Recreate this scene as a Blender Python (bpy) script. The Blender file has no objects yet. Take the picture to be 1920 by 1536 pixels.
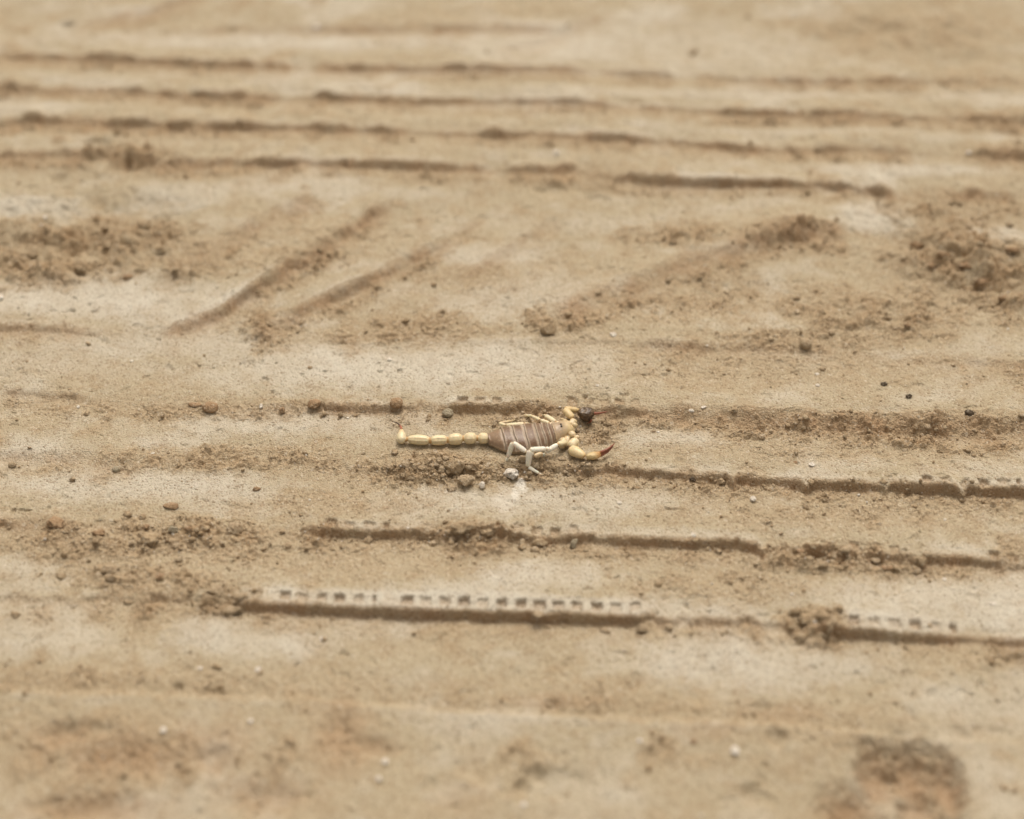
import bpy, bmesh, math, random
import numpy as np
from mathutils import Vector, Matrix, noise as mnoise
from mathutils.bvhtree import BVHTree

S = bpy.context.scene
COL = S.collection
R = math.radians

# ------------------------------------------------------------------ camera model (used to survey the photo onto the ground)
PITCH, DIST, LENS = R(45.0), 0.60, 50.0
FPX = 1920 * LENS / 36.0
CP, SP = math.cos(PITCH), math.sin(PITCH)
CAM = np.array((0.0, -DIST * CP, DIST * SP))


def P(px, py, z=0.0):
    """point at height z that the photo shows at pixel px, py"""
    u, v = (px - 960) / FPX, (768 - py) / FPX
    d = np.array((u, CP + v * SP, -SP + v * CP))
    t = (z - CAM[2]) / d[2]
    return CAM + d * t


def px_size(px, py):
    return float(np.linalg.norm(P(px, py) - CAM)) / FPX / math.sqrt(1 + ((px - 960) / FPX) ** 2 + ((768 - py) / FPX) ** 2)


# ------------------------------------------------------------------ numpy noise
_rng = np.random.RandomState(7)
_perm = _rng.permutation(4096).astype(np.int32)
_ga = _rng.rand(4096) * 2 * math.pi
_gx, _gy = np.cos(_ga).astype(np.float32), np.sin(_ga).astype(np.float32)
_val = _rng.rand(4096).astype(np.float32)
_val2 = _rng.rand(4096).astype(np.float32)


def _hash(xi, yi, seed):
    return _perm[(_perm[(xi + seed * 131) & 4095] + yi) & 4095]


def perlin(x, y, seed=0):
    xi, yi = np.floor(x).astype(np.int32), np.floor(y).astype(np.int32)
    fx, fy = (x - xi).astype(np.float32), (y - yi).astype(np.float32)
    ux, uy = fx * fx * fx * (fx * (fx * 6 - 15) + 10), fy * fy * fy * (fy * (fy * 6 - 15) + 10)

    def g(dx, dy):
        h = _hash(xi + dx, yi + dy, seed)
        return _gx[h] * (fx - dx) + _gy[h] * (fy - dy)
    a = g(0, 0) * (1 - ux) + g(1, 0) * ux
    b = g(0, 1) * (1 - ux) + g(1, 1) * ux
    return (a * (1 - uy) + b * uy) * 1.5


def nz(x, y, size, seed=0, octs=1):
    r, amp, tot = 0, 1.0, 0
    for k in range(octs):
        f = 2.03 ** k / size
        r = r + amp * perlin(x * f + 17.3 * k, y * f - 9.1 * k, seed + k)
        tot += amp
        amp *= 0.5
    return r / tot


def crumbs(x, y, size, seed):
    """rounded grains packed in cells: 0 between, up to 1 on a grain"""
    gx, gy = x / size, y / size
    xi, yi = np.floor(gx).astype(np.int32), np.floor(gy).astype(np.int32)
    out = np.zeros(x.shape, np.float32)
    for dx in (-1, 0, 1):
        for dy in (-1, 0, 1):
            h = _hash(xi + dx, yi + dy, seed)
            cx = xi + dx + 0.1 + 0.8 * _val[h]
            cy = yi + dy + 0.1 + 0.8 * _val2[h]
            rad = 0.25 + 0.5 * _val[(h * 7 + 3) & 4095]
            d2 = ((gx - cx) ** 2 + (gy - cy) ** 2) / (rad * rad)
            out = np.maximum(out, np.sqrt(np.maximum(0, 1 - d2)) * rad)
    return out


def sstep(a, b, x):
    t = np.clip((x - a) / (b - a), 0, 1)
    return t * t * (3 - 2 * t)


# ------------------------------------------------------------------ tread ridges: (px, py of the foot of the wall, height mm, looseness)
RIDGES = [
    # lower tyre
    dict(pts=[(0, 742, 0, .2), (30, 746, 3, .5), (150, 754, 2.6, .6), (190, 760, .8, .9), (380, 768, 1.2, .8), (560, 770, 1.6, .8), (620, 771, 3.6, .3),
              (740, 772, 3.6, .3), (790, 773, 2.6, .7), (850, 775, 5.6, .25), (955, 776, 5.4, .3), (990, 779, 4.6, .8), (1090, 781, 5, .8), (1200, 786, 4.2, .5),
              (1300, 798, 6, .5), (1513, 808, 7.5, .5), (1713, 820, 8.5, .6), (1920, 828, 9, .6)], top=6, back=22, ww=1.6,
         sipes=[(852, 945, 7.0), (1060, 1200, 6.6)], soft=[(1230, 1960, 2.6)]),
    dict(pts=[(0, 862, 3.4, .5), (90, 866, 3.2, .7), (240, 880, 2.4, .7), (300, 884, .6, .9), (600, 884, .9, 1), (640, 888, 2, 1), (750, 895, 2.0, 1), (1050, 892, 2.0, 1),
              (1060, 893, 4, .6), (1180, 897, 4.4, .5), (1280, 903, 4.4, .4), (1413, 909, 5, .4), (1580, 916, 5.6, .35), (1713, 923, 6.6, .3), (1920, 935, 6.8, .3)],
         top=5, back=20, ww=1.2, sipes=[(1722, 1915, 7.4)], fins=[1372, 1512, 1660, 1800], soft=[(0, 640, 2.5)]),
    dict(pts=[(0, 990, 4, .35), (70, 996, 3.6, .6), (160, 1000, 1.2, .9), (560, 1000, .9, .9), (582, 1003, 4.6, .8), (640, 1006, 5.2, .2), (807, 1010, 5, .3), (850, 1011, 4.4, .9),
              (920, 1012, 4.4, .8), (960, 1013, 5.2, .3), (1073, 1017, 5.4, .4), (1173, 1021, 5, .3), (1300, 1025, 5.2, .25), (1413, 1034, 5.4, .3), (1490, 1040, 4, 1),
              (1580, 1048, 4.4, 1), (1647, 1054, 5.4, .6), (1780, 1056, 5.0, .3), (1880, 1068, 4.8, .4), (1892, 1069, 2.5, .6), (1920, 1072, 4, .5)],
         top=6, back=22, ww=1.1, sipes=[(602, 730, 7.4), (920, 1085, 7.2), (1590, 1690, 7.4), (1850, 1920, 7.4)], fins=[1428, 1728], soft=[(0, 300, 2.2)]),
    dict(pts=[(0, 1130, 1.8, .7), (230, 1130, 2.2, .8), (300, 1132, 3.2, .7), (420, 1142, 3.2, .9), (450, 1142, 4.6, .3), (640, 1150, 5.6, .1), (850, 1156, 5.8, .08), (1010, 1160, 5.8, .05),
              (1190, 1168, 5.4, .08), (1222, 1169, 3.2, .3), (1320, 1173, 2.8, .35), (1460, 1182, 4, .8), (1565, 1190, 5, .6), (1600, 1192, 5.4, .1), (1750, 1202, 4.6, .1),
              (1830, 1207, 2.6, .4), (1920, 1214, 3.4, .4)], top=8.6, back=26, ww=1.0,
         sipes=[(515, 705, 6.9), (745, 1215, 7.0), (1585, 1800, 7.4)], inset=2.2, soft=[(0, 420, 1.6), (1230, 1450, 1.6)]),
    # upper tyre
    dict(k=.72, vary=.75, pts=[(0, 300, 3.4, .6), (180, 300, 5, 1), (290, 314, 5, 1), (430, 314, 4.6, .6), (740, 318, 4.4, .3), (890, 324, 3.6, .4), (925, 326, 1.6, .5), (960, 326, 4, .4), (1060, 324, 4, .7),
              (1100, 330, 1.4, .9), (1150, 340, 3.8, .5), (1280, 344, 4.6, .3), (1460, 351, 4.6, .3), (1650, 366, 4.4, .6), (1680, 370, 1, .9), (1780, 378, 1, .9), (1820, 374, 3, .7), (1920, 374, 3, .7)], top=6, back=22, ww=1.8),
    dict(k=.72, vary=.75, pts=[(0, 245, 5, .8), (60, 236, 6, .8), (320, 243, 5.4, .6), (480, 246, 5.2, .4), (720, 255, 4.8, .4), (770, 257, 2, .5), (830, 259, 4.2, .4), (1130, 268, 4.2, .4), (1280, 275, 4.4, .4), (1450, 287, 4, .4),
              (1640, 293, 5, .9), (1690, 294, 5, .9), (1715, 296, 1, .6), (1810, 300, 1, .6), (1850, 300, 5.2, .8), (1920, 304, 5.4, .8)], top=6, back=22, ww=1.8),
    dict(k=.72, vary=.75, pts=[(0, 177, 5, .7), (240, 180, 4.8, .6), (400, 186, 4.6, .5), (470, 188, 5.4, .7), (530, 190, 2.6, .4), (600, 191, 5, .5), (770, 197, 5.2, .6), (800, 198, 2.6, .3), (960, 199, 4, .4), (1130, 207, 4.2, .5),
              (1150, 208, 2, .3), (1400, 219, 3.6, .5), (1580, 223, 4.4, .7), (1640, 227, 2.4, .5), (1760, 232, 2, .5), (1780, 230, 5, .8), (1920, 245, 5, .8)], top=6, back=22, ww=1.8),
    dict(k=.72, vary=.75, pts=[(0, 116, 4, .5), (120, 116, 3, .4), (150, 118, 5, .6), (240, 118, 5, .5), (260, 120, 3.4, .3), (500, 130, 3.8, .5), (850, 139, 3.4, .4), (1080, 141, 3.4, .4), (1110, 142, .8, .4), (1190, 146, 3, .4), (1250, 149, 3, .4),
              (1270, 150, .8, .4), (1440, 156, 3.4, .5), (1700, 160, 2.8, .6), (1920, 164, 2, .7)], top=6, back=24, ww=2.2),
    dict(pts=[(200, 66, 0, .3), (400, 62, 1.6, .4), (650, 58, 2.4, .4), (720, 60, 3.4, .4), (1000, 63, 2.6, .3), (1080, 62, 0, .3)], top=8, back=20, ww=4),
    # low step by the middle, feet of the chevron lugs
    dict(pts=[(0, 628, 2.6, .2), (120, 631, 2, .3), (200, 636, 0, .4), (560, 642, 0, .5), (640, 642, 1.4, 1), (900, 642, 1.4, 1), (1000, 645, .8, .9), (1180, 652, .8, .6), (1240, 658, 2.8, .4),
              (1400, 662, 3, .5), (1500, 668, 2.4, .9), (1650, 680, .8, .9), (1790, 688, .8, .7), (1840, 694, 2.2, .6), (1920, 698, 2.2, .5)], top=6, back=18, ww=2.4),
    dict(k=.9, wide=1.25, pts=[(285, 634, 0, .3), (320, 628, 1.6, .2), (405, 600, 3.4, .2), (505, 538, 4.8, .4), (600, 484, 5.2, .7), (690, 420, 4.4, .5), (740, 390, 0, .6)], top=8, back=14, ww=2.4),
    dict(k=.9, wide=1.25, pts=[(465, 640, 0, 1), (490, 632, 3.2, 1), (565, 590, 4.2, .35), (650, 556, 4, .4), (740, 510, 3.4, .45), (850, 455, 2.4, .6), (920, 412, 0, .5)], top=7, back=14, ww=2.6),
    dict(k=.9, wide=1.25, pts=[(290, 545, 0, .8), (310, 536, 2, 1), (385, 490, 3, 1), (480, 436, 2, .6), (560, 405, 2.6, .9), (610, 392, 0, .7)], top=8, back=14, ww=3),
    dict(k=.9, wide=1.25, pts=[(770, 535, 0, .3), (880, 525, .8, .4), (1000, 448, 1.4, .4), (1070, 410, 0, .4)], top=8, back=16, ww=3),
    dict(k=1.05, wide=1.4, pts=[(1040, 612, 0, 1), (1075, 598, 2.6, 1), (1200, 552, 3.2, 1), (1300, 512, 3, .9), (1400, 478, 4.2, .7), (1450, 462, 6, .4), (1500, 455, 6, .5), (1555, 452, 4.5, .7), (1600, 450, 0, .6)], top=7, back=15, ww=3.5),
    dict(pts=[(1630, 545, 0, .6), (1690, 512, 1.4, .5), (1760, 474, 1.6, .5), (1800, 455, 0, .6)], top=6, back=18, ww=2),
    dict(pts=[(600, 585, 0, .8), (690, 565, 1.2, .8), (830, 600, 1.0, .9), (930, 625, 0, .8)], top=4, back=8, ww=3),
    dict(pts=[(910, 120, 0, .3), (1000, 95, 2.2, .4), (1080, 58, 2.0, .4), (1160, 30, 0, .3)], top=8, back=18, ww=5),
    dict(pts=[(120, 60, 0, .3), (180, 52, 2.4, .5), (280, 28, 2.6, .4), (360, 2, 2, .4), (420, -20, 0, .4)], top=8, back=18, ww=5),
    # near faint line (a small lip facing away)
    dict(k=.8, pts=[(0, 1290, 1.6, .3), (400, 1300, 2.2, .4), (560, 1306, 1.4, .2), (850, 1326, 1.6, .2), (1100, 1336, 2.2, .2), (1300, 1346, 2, .2), (1560, 1362, 1.8, .2), (1750, 1374, .8, .2), (1920, 1386, .6, .2)],
         top=4, back=14, ww=1.6, flip=True),
    dict(pts=[(840, 1432, 0, .2), (870, 1445, 1.6, .2), (960, 1482, 1.6, .3), (1000, 1500, 0, .3)], top=5, back=14, ww=2.5, flip=True),
]
for _r in RIDGES:
    g = np.array([P(a, b)[:2] for a, b, _, _ in _r['pts']])
    if g[0, 0] > g[-1, 0]:
        g = g[::-1]
    _r['gx'], _r['gy'] = g[:, 0], g[:, 1]
    _r['H'] = np.array([q[2] for q in _r['pts']]) * 1e-3 * _r.get('k', .64)
    _r['L'] = np.array([q[3] for q in _r['pts']])
    _sx = np.linspace(g[0, 0] - .08, g[-1, 0] + .08, 400)
    _sh = np.interp(_sx, g[:, 0], _r['H'])
    if not _r['pts'][0][0] <= 0:
        _sh = np.where(_sx < g[0, 0], 0, _sh)
    if not _r['pts'][-1][0] >= 1920:
        _sh = np.where(_sx > g[-1, 0], 0, _sh)
    _kn = np.exp(-(np.arange(-30, 31) * (_sx[1] - _sx[0]) / .016) ** 2)
    _pad = np.pad(_sh, 30, mode='edge')
    _r['sx'], _r['sH'] = _sx, np.convolve(_pad, _kn / _kn.sum(), 'valid')
    _r['cos'] = abs(g[-1, 0] - g[0, 0]) / math.hypot(*(g[-1] - g[0]))

# patches: px, py, rx, ry (pixels of the photo), strength
LOOSE = [(830, 880, 170, 30, 1), (960, 880, 130, 28, 1), (1090, 880, 70, 18, .7), (1110, 815, 55, 40, .7), (1000, 778, 80, 14, .8), (420, 858, 230, 22, .75), (300, 1010, 260, 42, .85),
         (220, 1075, 130, 28, .7), (330, 1095, 120, 26, .7), (430, 1130, 70, 26, .8), (620, 995, 40, 14, .8), (880, 1010, 100, 24, .9), (1540, 1050, 130, 22, 1), (1700, 1060, 130, 14, .7),
         (1520, 1175, 70, 28, 1), (130, 455, 170, 34, .9), (230, 440, 110, 50, 1), (80, 510, 150, 45, .9), (240, 300, 90, 26, 1), (1800, 480, 130, 60, 1), (1890, 540, 110, 60, 1), (1650, 590, 230, 60, .75),
         (1500, 640, 160, 26, .7), (1300, 560, 180, 40, .7), (1270, 440, 120, 28, .8), (1500, 440, 90, 20, .8), (1790, 400, 130, 40, .8), (1850, 230, 90, 20, .6), (1880, 290, 70, 16, .7), (1600, 803, 360, 20, .8),
         (760, 610, 180, 34, .65), (1030, 600, 60, 30, .8), (560, 490, 140, 26, .5), (330, 490, 110, 34, .6), (500, 605, 60, 26, .8), (430, 765, 320, 20, .6), (1400, 690, 420, 40, .35), (1500, 850, 330, 22, .4),
         (1560, 960, 320, 30, .5), (700, 1050, 300, 36, .3), (200, 1420, 210, 70, .6), (620, 1390, 70, 90, .3), (390, 1400, 120, 80, .2), (1350, 1100, 170, 30, .5), (1700, 60, 230, 60, .5), (640, 940, 200, 30, .4),
         (120, 700, 140, 26, .2), (1120, 330, 80, 30, .5), (900, 520, 220, 60, .35), (1500, 1380, 110, 40, .4), (1050, 1290, 400, 20, .3), (180, 1280, 130, 24, .5)]
SHADE_BROWN = [(1650, 1450, 40, 40, .8), (1716, 1445, 44, 40, .9), (1780, 1466, 28, 44, .9), (1600, 1532, 60, 40, .8), (1735, 1525, 52, 40, .7), (230, 1420, 120, 34, .6), (110, 1385, 60, 26, .5), (640, 1380, 50, 60, .6), (390, 1405, 90, 40, .45),  # print hollows first: shade painted brown; the others are brown soil patches
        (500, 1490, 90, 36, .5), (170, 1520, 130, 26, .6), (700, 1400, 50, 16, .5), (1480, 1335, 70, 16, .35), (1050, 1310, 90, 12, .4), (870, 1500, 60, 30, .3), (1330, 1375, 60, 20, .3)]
PALE = [(780, 685, 380, 50, 1), (190, 560, 200, 46, 1), (970, 560, 140, 50, .7), (1640, 405, 75, 32, 1), (1020, 1078, 110, 26, 1), (1790, 1125, 260, 40, .9), (1400, 1230, 240, 46, .9), (560, 785, 220, 24, .9),
        (250, 905, 260, 28, .9), (1240, 825, 130, 22, .7), (1100, 940, 190, 26, .7), (640, 795, 120, 16, .6), (1870, 448, 90, 22, .9), (300, 640, 300, 30, .6), (70, 690, 160, 30, .5), (560, 75, 420, 22, .9), (1050, 80, 200, 50, .9),
        (800, 140, 500, 10, .6), (1700, 320, 220, 14, .6), (380, 1180, 60, 30, .8), (130, 1140, 90, 14, .6), (1300, 180, 420, 14, .5), (430, 600, 120, 20, .4), (700, 540, 120, 24, .3), (1330, 90, 250, 60, .5),
        (1100, 1500, 120, 60, .3), (1850, 1330, 160, 60, .4), (1880, 1480, 60, 60, .4), (960, 205, 380, 9, .5), (1500, 250, 220, 8, .5), (960, 700, 300, 34, .5), (960, 900, 30, 12, .3), (1830, 640, 90, 20, .2)]
ROUGH = [(1800, 480, 140, 56, 1), (1890, 545, 90, 40, 1), (1760, 410, 120, 26, .5), (40, 400, 130, 36, -.75), (210, 455, 140, 40, 1), (70, 500, 120, 36, .9), (235, 300, 80, 26, .8), (1528, 1175, 56, 24, .9),
         (1560, 1048, 120, 18, .8), (1650, 590, 160, 40, .45), (1290, 445, 90, 24, .6), (1420, 450, 120, 22, .6), (640, 450, 90, 26, .4), (560, 500, 80, 24, .5), (500, 615, 50, 22, .6), (370, 500, 80, 24, .5), (300, 1010, 240, 30, .35),
         (835, 885, 130, 22, .35), (870, 1008, 90, 16, .6), (420, 1125, 50, 20, .5), (240, 1420, 130, 50, .3), (630, 1380, 50, 60, .25), (1720, 60, 200, 46, .35), (1840, 150, 90, 40, .35), (1630, 40, 70, 30, .4), (900, 30, 200, 26, .2)]
PALE += [(1870, 1140, 160, 40, 1), (430, 560, 90, 16, .8), (640, 500, 90, 14, .7), (560, 600, 70, 12, .6), (900, 480, 120, 26, .6), (1350, 470, 110, 14, .4), (1180, 420, 160, 20, .4), (40, 395, 120, 30, .9)]
STAIN = [(976, 912, 12, 11, .85), (966, 930, 8, 14, .75), (980, 922, 8, 9, .5), (948, 940, 22, 24, .35), (1000, 935, 26, 12, .25)]
# dents and heaps: px, py, rx, ry, depth mm (negative goes down), edge softness
DENTS = [(1648, 1447, 34, 38, -9, .95), (1712, 1438, 36, 36, -10, .95), (1779, 1466, 26, 40, -9, .95), (1598, 1532, 52, 40, -8, .95), (1735, 1530, 52, 44, -7, .6), (1700, 1490, 90, 74, -2.5, .8),
         (215, 410, 130, 46, -7, .7), (95, 470, 120, 22, -5, .7), (60, 415, 120, 40, 5, .7), (1830, 480, 90, 40, 6, .9), (1860, 540, 110, 34, -6, .8), (1700, 455, 60, 24, -3, .8), (1480, 425, 60, 14, 3, .8),
         (250, 1425, 80, 26, -3, .9), (110, 1380, 30, 16, -3, .8), (150, 1372, 40, 12, -2.5, .8), (400, 1425, 28, 18, -4, .8), (690, 1400, 40, 14, -3, .8), (635, 1370, 24, 40, -4, .9), (1040, 1470, 60, 20, -2.4, .8), (980, 1472, 16, 10, -4, .6),
         (500, 1500, 60, 24, -4, .9), (170, 1520, 90, 20, -4, .9), (333, 1286, 9, 6, -3.5, .6), (404, 1294, 13, 6, -3.5, .6), (1036, 1315, 16, 6, -3, .6), (1430, 1330, 16, 12, -2.5, .6), (1455, 1386, 18, 14, -3, .6),
         (1000, 1450, 22, 10, -3, .7), (1410, 1490, 20, 14, -3, .7), (185, 272, 26, 10, -5, .7), (255, 310, 26, 12, -5, .7), (110, 335, 16, 8, -4, .7), (125, 48, 12, 8, -5, .7), (1630, 55, 60, 26, -3, .8), (1800, 120, 60, 16, -3, .9), (1180, 200, 40, 8, -2, .8),
         (430, 55, 14, 6, -3, .7), (960, 640, 300, 6, .8, .9), (1330, 560, 160, 40, -2.5, .9), (1035, 355, 26, 10, -2.5, .6), (1120, 368, 22, 8, -2.5, .6), (258, 513, 8, 6, -3, .6),
         (1110, 818, 60, 40, -1.6, .8), (980, 862, 60, 20, 1.2, .9), (830, 880, 90, 24, 1.6, .9), (1000, 872, 60, 14, 1.6, .9), (975, 825, 90, 34, -.6, .9)]


def blob(X, Y, px, py, rx, ry, soft=.7, wob=.35):
    c = P(px, py)
    s = px_size(px, py)
    ax, ay = rx * s, ry * s / SP
    m = (np.abs(X - c[0]) < 1.8 * ax) & (np.abs(Y - c[1]) < 1.8 * ay)
    out = np.zeros(X.shape, np.float32)
    if m.any():
        x, y = X[m], Y[m]
        d = np.sqrt(((x - c[0]) / ax) ** 2 + ((y - c[1]) / ay) ** 2)
        sz = min(ax, ay)
        d = d + wob * (nz(x, y, sz * .9, 31, 2) + .6 * nz(x, y, sz * .25, 35, 2))
        out[m] = 1 - sstep(1 - soft * .6, 1 + soft * .5, d)
    return out


def ground(X, Y):
    """height, looseness, paleness, stain, brown for painted shade and soil of the ground at numpy arrays X, Y"""
    X, Y = np.asarray(X, np.float64), np.asarray(Y, np.float64)
    near = (np.abs(X) < 1.2) & (np.abs(Y) < 1.2)
    fine = (np.abs(X) < .45) & (Y > -.3) & (Y < .55)
    h = .004 * nz(X, Y, .19, 1, 2) + .06 * nz(X, Y, 4.0, 3, 2) * sstep(1.0, 6.0, np.hypot(X, Y))
    loose = np.zeros(X.shape, np.float32)
    pale = np.zeros(X.shape, np.float32)
    stain = np.zeros(X.shape, np.float32)
    shade_brown = np.zeros(X.shape, np.float32)
    x, y = X[near], Y[near]
    if x.size:
        wob = .0011 * nz(x, y, .016, 5, 3) + .0005 * nz(x, y, .004, 9, 2)
        hh = np.zeros(x.shape)
        lo = np.zeros(x.shape)
        wall_shade = np.zeros(x.shape)
        holes = np.zeros(x.shape)
        lip_p = np.zeros(x.shape)
        for i, r in enumerate(RIDGES):
            gx, gy = r['gx'], r['gy']
            yl = np.interp(x, gx, gy)
            open_l, open_r = r['pts'][0][0] <= 0, r['pts'][-1][0] >= 1920
            yl = yl + np.where(x < gx[0], (x - gx[0]) * -.04, 0) + np.where(x > gx[-1], (x - gx[-1]) * -.05, 0)
            H = np.interp(x, gx, r['H'])
            Hs = np.interp(x, r['sx'], r['sH'])
            L = np.interp(x, gx, r['L'])
            if not open_l:
                H = np.where(x < gx[0], 0, H)
            if not open_r:
                H = np.where(x > gx[-1], 0, H)
            d = (y - yl) * r['cos']
            if r.get('flip'):
                d = -d
            band = (d < .16) & (d > -.03) & ((H > 0) | (Hs > 1e-6))
            if not band.any():
                continue
            xb, yb, db, Hb, Lb, Hsb = x[band], y[band], d[band], H[band], L[band], Hs[band]
            db = db + wob[band] * (.5 + 1.6 * Lb) + .0025 * Lb * nz(xb, yb, .009, 40 + i, 2)
            Hb = Hb * (1 + (r.get('vary', .16) + .1 * Lb) * nz(xb, yb * .3, .035, 160 + i, 2)) * (1 + .35 * Lb * nz(xb, yb, .02, 60 + i, 2)) * (1 - .5 * sstep(.1, .42, Lb * (.5 + nz(xb, yb * .2, .018, 70 + i, 2))))
            ww = np.full(xb.shape, r['ww'] * 1e-3) * (1 + 1.6 * Lb) * r.get('wide', 1)
            for a, b, w in r.get('soft', []):
                xa, xb2 = P(a, r['pts'][0][1])[0], P(b, r['pts'][-1][1])[0]
                ww = ww * (1 + (w - 1) * sstep(xa - .012, xa + .012, xb) * sstep(xb2 + .012, xb2 - .012, xb))
            for f in r.get('fins', []):
                k = int(np.argmin([abs(q[0] - f) for q in r['pts']]))
                fx = P(f, r['pts'][k][1])[0]
                db = db + .0034 * np.clip(1 - np.abs(xb - fx) / .0022, 0, 1)
            db = db - .0016 * sstep(.25, .6, nz(xb, yb * .3, .007, 140 + i, 2)) * np.minimum(1, Lb * 2.5 + .25)
            top = r['top'] * 1e-3
            f = sstep(0, 1, np.clip(db / ww + .0, 0, 1))
            tail = np.where(db > top, np.exp(-((db - top) / (r['back'] * 1e-3)) ** 1.4), 1)
            lip = .0005 * np.exp(-((db - ww - .0012) / .0011) ** 2) * np.minimum(1, Hb / .003)
            wb = sstep(top * .5, top + .012, db)
            z = (Hb * (1 - wb) + Hsb * wb) * f * tail + lip - .0009 * np.exp(-((db + .001) / .003) ** 2) * np.minimum(1, Hb / .004)
            for a, b, per in r.get('sipes', []):
                k = int(np.argmin([abs(q[0] - a) for q in r['pts']]))
                xa = P(a, r['pts'][k][1])[0]
                k = int(np.argmin([abs(q[0] - b) for q in r['pts']]))
                xe = P(b, r['pts'][k][1])[0]
                per = per * 1e-3
                n = np.floor((xb - xa) / per)
                u = ((xb - xa) / per - n - .5) * per + .0006 * nz(xb, yb, .006, 90, 1)
                ins = r.get('inset', 1.0) * 1e-3
                v = db - ww - ins - .0019
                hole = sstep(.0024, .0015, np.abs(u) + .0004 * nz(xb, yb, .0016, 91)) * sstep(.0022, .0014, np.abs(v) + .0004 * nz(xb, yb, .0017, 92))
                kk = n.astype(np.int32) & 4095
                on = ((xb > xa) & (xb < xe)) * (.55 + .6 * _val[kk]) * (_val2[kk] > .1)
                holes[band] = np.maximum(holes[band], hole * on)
                z = z - .0021 * hole * on * (1 - .6 * Lb)
            hh[band] += z
            fr = np.exp(-((db + .004) / .006) ** 2) * np.minimum(1, Hb / .002)
            wall_shade[band] = np.maximum(wall_shade[band], np.exp(-((db - ww * .45) / (ww * .5 + .0009)) ** 2) * np.minimum(1, Hb / .002) * (1 - .3 * Lb) * (0 if r.get('flip') else 1))  # mask that paints warm shade onto the wall faces
            lip_p[band] = np.maximum(lip_p[band], sstep(.0002, .0012, db - ww) * sstep(top + .003, top - .001, db) * np.clip(1 - 1.6 * Lb, 0, 1) * np.minimum(1, Hb / .003))
            lo[band] = np.maximum(lo[band], fr * np.clip(.32 + Lb, 0, 1))
        h[near] += hh
        loose[near] = lo
        # sawtooth: the tracks' flats climb towards each lip, plus small unevenness
        h[near] += .0010 * nz(x, y * 1.3, .045, 11, 3)
        lz, pz, sz = np.zeros(x.shape, np.float32), np.zeros(x.shape, np.float32), np.zeros(x.shape, np.float32)
        for q in LOOSE:
            lz = np.maximum(lz, q[4] * blob(x, y, *q[:4], soft=1.1, wob=.55))
        for q in PALE:
            pz = np.maximum(pz, q[4] * blob(x, y, *q[:4], soft=1.2, wob=.4))
        for q in STAIN:
            sz = np.maximum(sz, q[4] * blob(x, y, *q[:4], soft=.9, wob=.7))
        dz = np.zeros(x.shape, np.float32)
        rg = np.zeros(x.shape, np.float32)
        for q in ROUGH:
            bq = blob(x, y, *q[:4], soft=1.3, wob=.6)
            rg = np.maximum(rg, abs(q[4]) * bq)
            if q[4] > 0:
                lz = np.maximum(lz, .9 * q[4] * bq)
        mr = rg > .02
        if mr.any():
            xr, yr = x[mr] + .003 * nz(x[mr], y[mr], .012, 101, 2), y[mr] + .003 * nz(x[mr], y[mr], .012, 105, 2)
            dz[mr] += rg[mr] * (.0056 * crumbs(xr, yr, .013, 8) + .0040 * crumbs(xr, yr, .0072, 9) - .0016 + .0022 * nz(xr, yr, .022, 107, 2))
        for q in DENTS:
            dz += q[4] * (.8e-3 if q[0] > 1570 and q[1] > 1420 else .6e-3) * blob(x, y, q[0], q[1], q[2], q[3], soft=q[5] * 1.5, wob=.3)
        h[near] += dz
        # loose soil gathers in random scraps too
        n1 = nz(x, y, .03, 21, 3)
        scrap = sstep(.18, .5, n1) * .5
        lo2 = np.maximum(np.maximum(loose[near], lz), scrap * (1 - .7 * pz)) * (1 - .55 * pz * (lz < .3))
        lo2 = np.clip(lo2 * (.75 + .9 * nz(x, y, .012, 25, 3)), 0, 1)
        loose[near] = lo2
        n2 = sstep(.02, .42, nz(x, y * 1.7, .075, 121, 4)) * .55 + sstep(.05, .4, nz(x, y * 1.5, .022, 127, 3)) * .3
        pz = np.clip(pz * (.9 + .5 * nz(x, y, .03, 131, 3)) + n2 * (1 - pz) * (1 - lz) + .9 * lip_p, 0, 1)
        pale[near] = np.clip(pz - .6 * lo2, 0, 1)
        sb = np.zeros(x.shape, np.float32)
        for q in SHADE_BROWN:
            sb = np.maximum(sb, q[4] * blob(x, y, *q[:4], soft=1.3, wob=.45))
        shade_brown[near] = np.maximum(np.maximum(wall_shade * np.clip(.7 + .9 * nz(x, y, .011, 133, 3), .15, 1), .5 * holes), sb)  # painted shade of walls, notch floors and print, plus brown soil patches
        stain[near] = sz
    if fine.any():
        x, y = X[fine], Y[fine]
        lo = loose[fine]
        h[fine] += .00026 * nz(x, y, .007, 51, 2) + .00022 * nz(x, y, .0022, 53, 2) + .00012 * nz(x, y, .0010, 55, 1)
        # scattered shallow pits in the crust
        pit = sstep(.34, .55, nz(x, y, .008, 57, 2))
        h[fine] -= .0007 * pit * (1 - lo)
        pk = sstep(.42, .6, nz(x, y, .0042, 58, 2)) * sstep(-.1, .3, nz(x, y, .04, 61, 2))
        h[fine] -= .0011 * pk * (1 - lo)
        m = lo > .06
        if m.any():
            xx, yy, l = x[m], y[m], lo[m]
            wx = xx + .0012 * nz(xx, yy, .005, 71)
            wy = yy + .0012 * nz(xx, yy, .005, 72)
            big = crumbs(wx, wy, .0062, 3) * sstep(.45, .95, l)
            mid = crumbs(wx, wy, .0031, 4) * sstep(.2, .8, l)
            sml = crumbs(wx, wy, .0015, 5) * sstep(.05, .5, l)
            hf = h[fine]
            hf[m] += .0030 * big + .0022 * mid + .0011 * sml - .0005 * l + .0006 * l * nz(xx, yy, .011, 75, 2)
            h[fine] = hf
    return h, loose, pale, stain, shade_brown


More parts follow.
